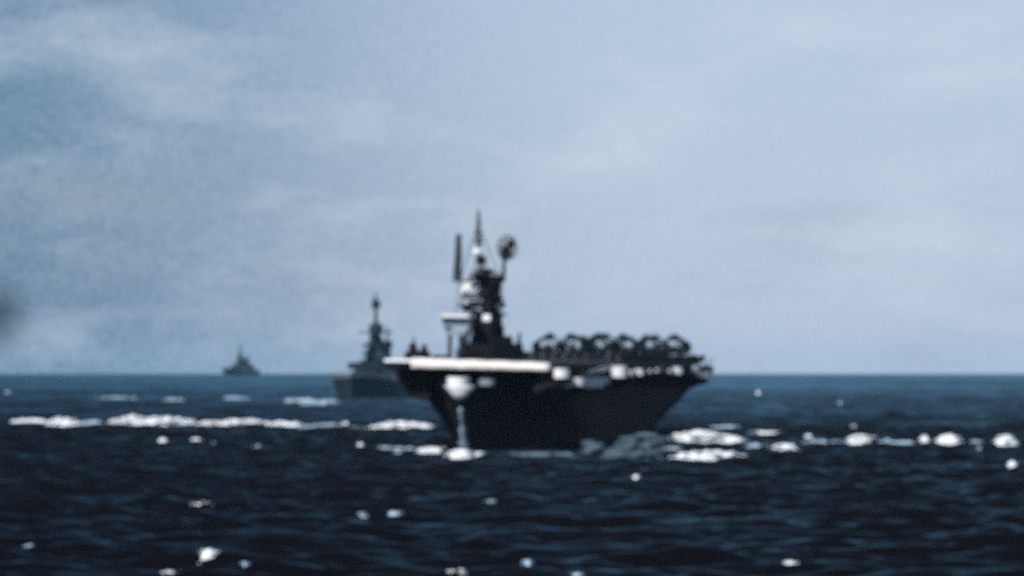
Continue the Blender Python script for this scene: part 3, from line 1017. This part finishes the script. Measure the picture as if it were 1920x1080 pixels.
# wash thrown up by the ships
B(838, 890, 853, 30, 101, 'bright white bow wave heaped against the large carrier\'s stem', None, name='bow_wave', depth=7)
B(776, 838, 845, 15, 102, 'low white wash spreading from the large carrier\'s bow wave', None, name='bow_wash', depth=6)
B(884, 912, 851, 12, 103, 'small foam lump on the port side of the large carrier\'s stem', None, name='bow_wash', depth=4)

B(1140, 1242, 850, 58, 104, 'pale blue churned wash along the carrier\'s after waterline', None, name='hull_wash', depth=10, mt='wash', core=.75, ragged=1.2)
B(1090, 1126, 846, 46, 105, 'narrow pale blue splash against the carrier\'s port side', None, name='hull_wash', depth=4, mt='wash', core=.5, ragged=.9)
B(900, 1100, 851, 11, 106, 'thin blue wash along the foot of the carrier\'s hull', None, name='hull_wash', depth=3, mt='wash', core=.4, ragged=.9)
def spray():
    b = MB()
    g = random.Random(5)
    rg = []
    for i in range(15):
        z = -.6 + 8.6 * i / 14
        w = .80 - .42 * i / 14 + g.uniform(-.22, .22)
        y = float(np.interp(z, [-4, 0, 4, 8, 12], [3.0, .6, -1.6, -4.4, -9])) + .1
        rg.append([(-.25 + w * math.cos(t) * g.uniform(.6, 1.3), y + .35 * math.sin(t) - .3, z) for t in [2 * math.pi * k / 10 for k in range(10)]])
    b.loft(rg)
    o = b.build('bow_spray', M['thin'], None, True)
    o.matrix_world = cm
    tag(o, 'thin pale plume of spray climbing the large carrier\'s stem', 'spray')
spray()

# ------------------------------------------------------------------ sea air
def make_haze():
    b = MB().box(-27500, 27500, -27500, 27500, -125, 78)
    m = bpy.data.materials.new('sea_air')
    m.use_nodes = True
    t = m.node_tree
    t.nodes.clear()
    o = t.nodes.new('ShaderNodeOutputMaterial')
    v = t.nodes.new('ShaderNodeVolumePrincipled')
    v.inputs['Color'].default_value = (0.45, 0.75, 1.0, 1)
    v.inputs['Density'].default_value = 1.1e-5
    v.inputs['Anisotropy'].default_value = 0.0
    t.links.new(v.outputs['Volume'], o.inputs['Volume'])
    h = b.build('haze', m)
    tag(h, 'thin bluish sea haze filling the air', 'haze', kind='stuff')
make_haze()

# ------------------------------------------------------------------ drifting smoke
def make_smoke():
    d = 3000.0
    b = MB()
    n = 20
    b.lathe((0, 0, 0), [(26 * math.sin(math.pi * i / 12) + .01, -30 * math.cos(math.pi * i / 12)) for i in range(13)], n)
    m = bpy.data.materials.new('dark_smoke')
    m.use_nodes = True
    t = m.node_tree
    t.nodes.clear()
    o = t.nodes.new('ShaderNodeOutputMaterial')
    v = t.nodes.new('ShaderNodeVolumePrincipled')
    v.inputs['Color'].default_value = (0.11, 0.14, 0.15, 1)
    v.inputs['Absorption Color'].default_value = (0.0, 0.02, 0.02, 1)
    c = t.nodes.new('ShaderNodeTexCoord')
    mp = t.nodes.new('ShaderNodeMapping')
    mp.inputs['Scale'].default_value = (1 / 26, 1 / 26, 1 / 30)
    t.links.new(c.outputs['Object'], mp.inputs['Vector'])
    g = t.nodes.new('ShaderNodeTexGradient')
    g.gradient_type = 'QUADRATIC_SPHERE'
    t.links.new(mp.outputs['Vector'], g.inputs['Vector'])
    nz = t.nodes.new('ShaderNodeTexNoise')
    nz.inputs['Scale'].default_value = 0.12
    t.links.new(c.outputs['Object'], nz.inputs['Vector'])
    k = t.nodes.new('ShaderNodeMath')
    k.operation = 'MULTIPLY'
    t.links.new(g.outputs['Fac'], k.inputs[0])
    t.links.new(nz.outputs['Fac'], k.inputs[1])
    k2 = t.nodes.new('ShaderNodeMath')
    k2.operation = 'MULTIPLY'
    k2.inputs[1].default_value = 0.20
    t.links.new(k.outputs[0], k2.inputs[0])
    t.links.new(k2.outputs[0], v.inputs['Density'])
    t.links.new(v.outputs[0], o.inputs['Volume'])
    h = b.build('smoke_puff', m)
    h.location = ((-8 - 960) / FPX * d, d, EYE + (EYEROW - 590) / FPX * d)
    tag(h, 'dark drifting puff of smoke hanging low in the sky over the sea', 'smoke', kind='stuff')
make_smoke()
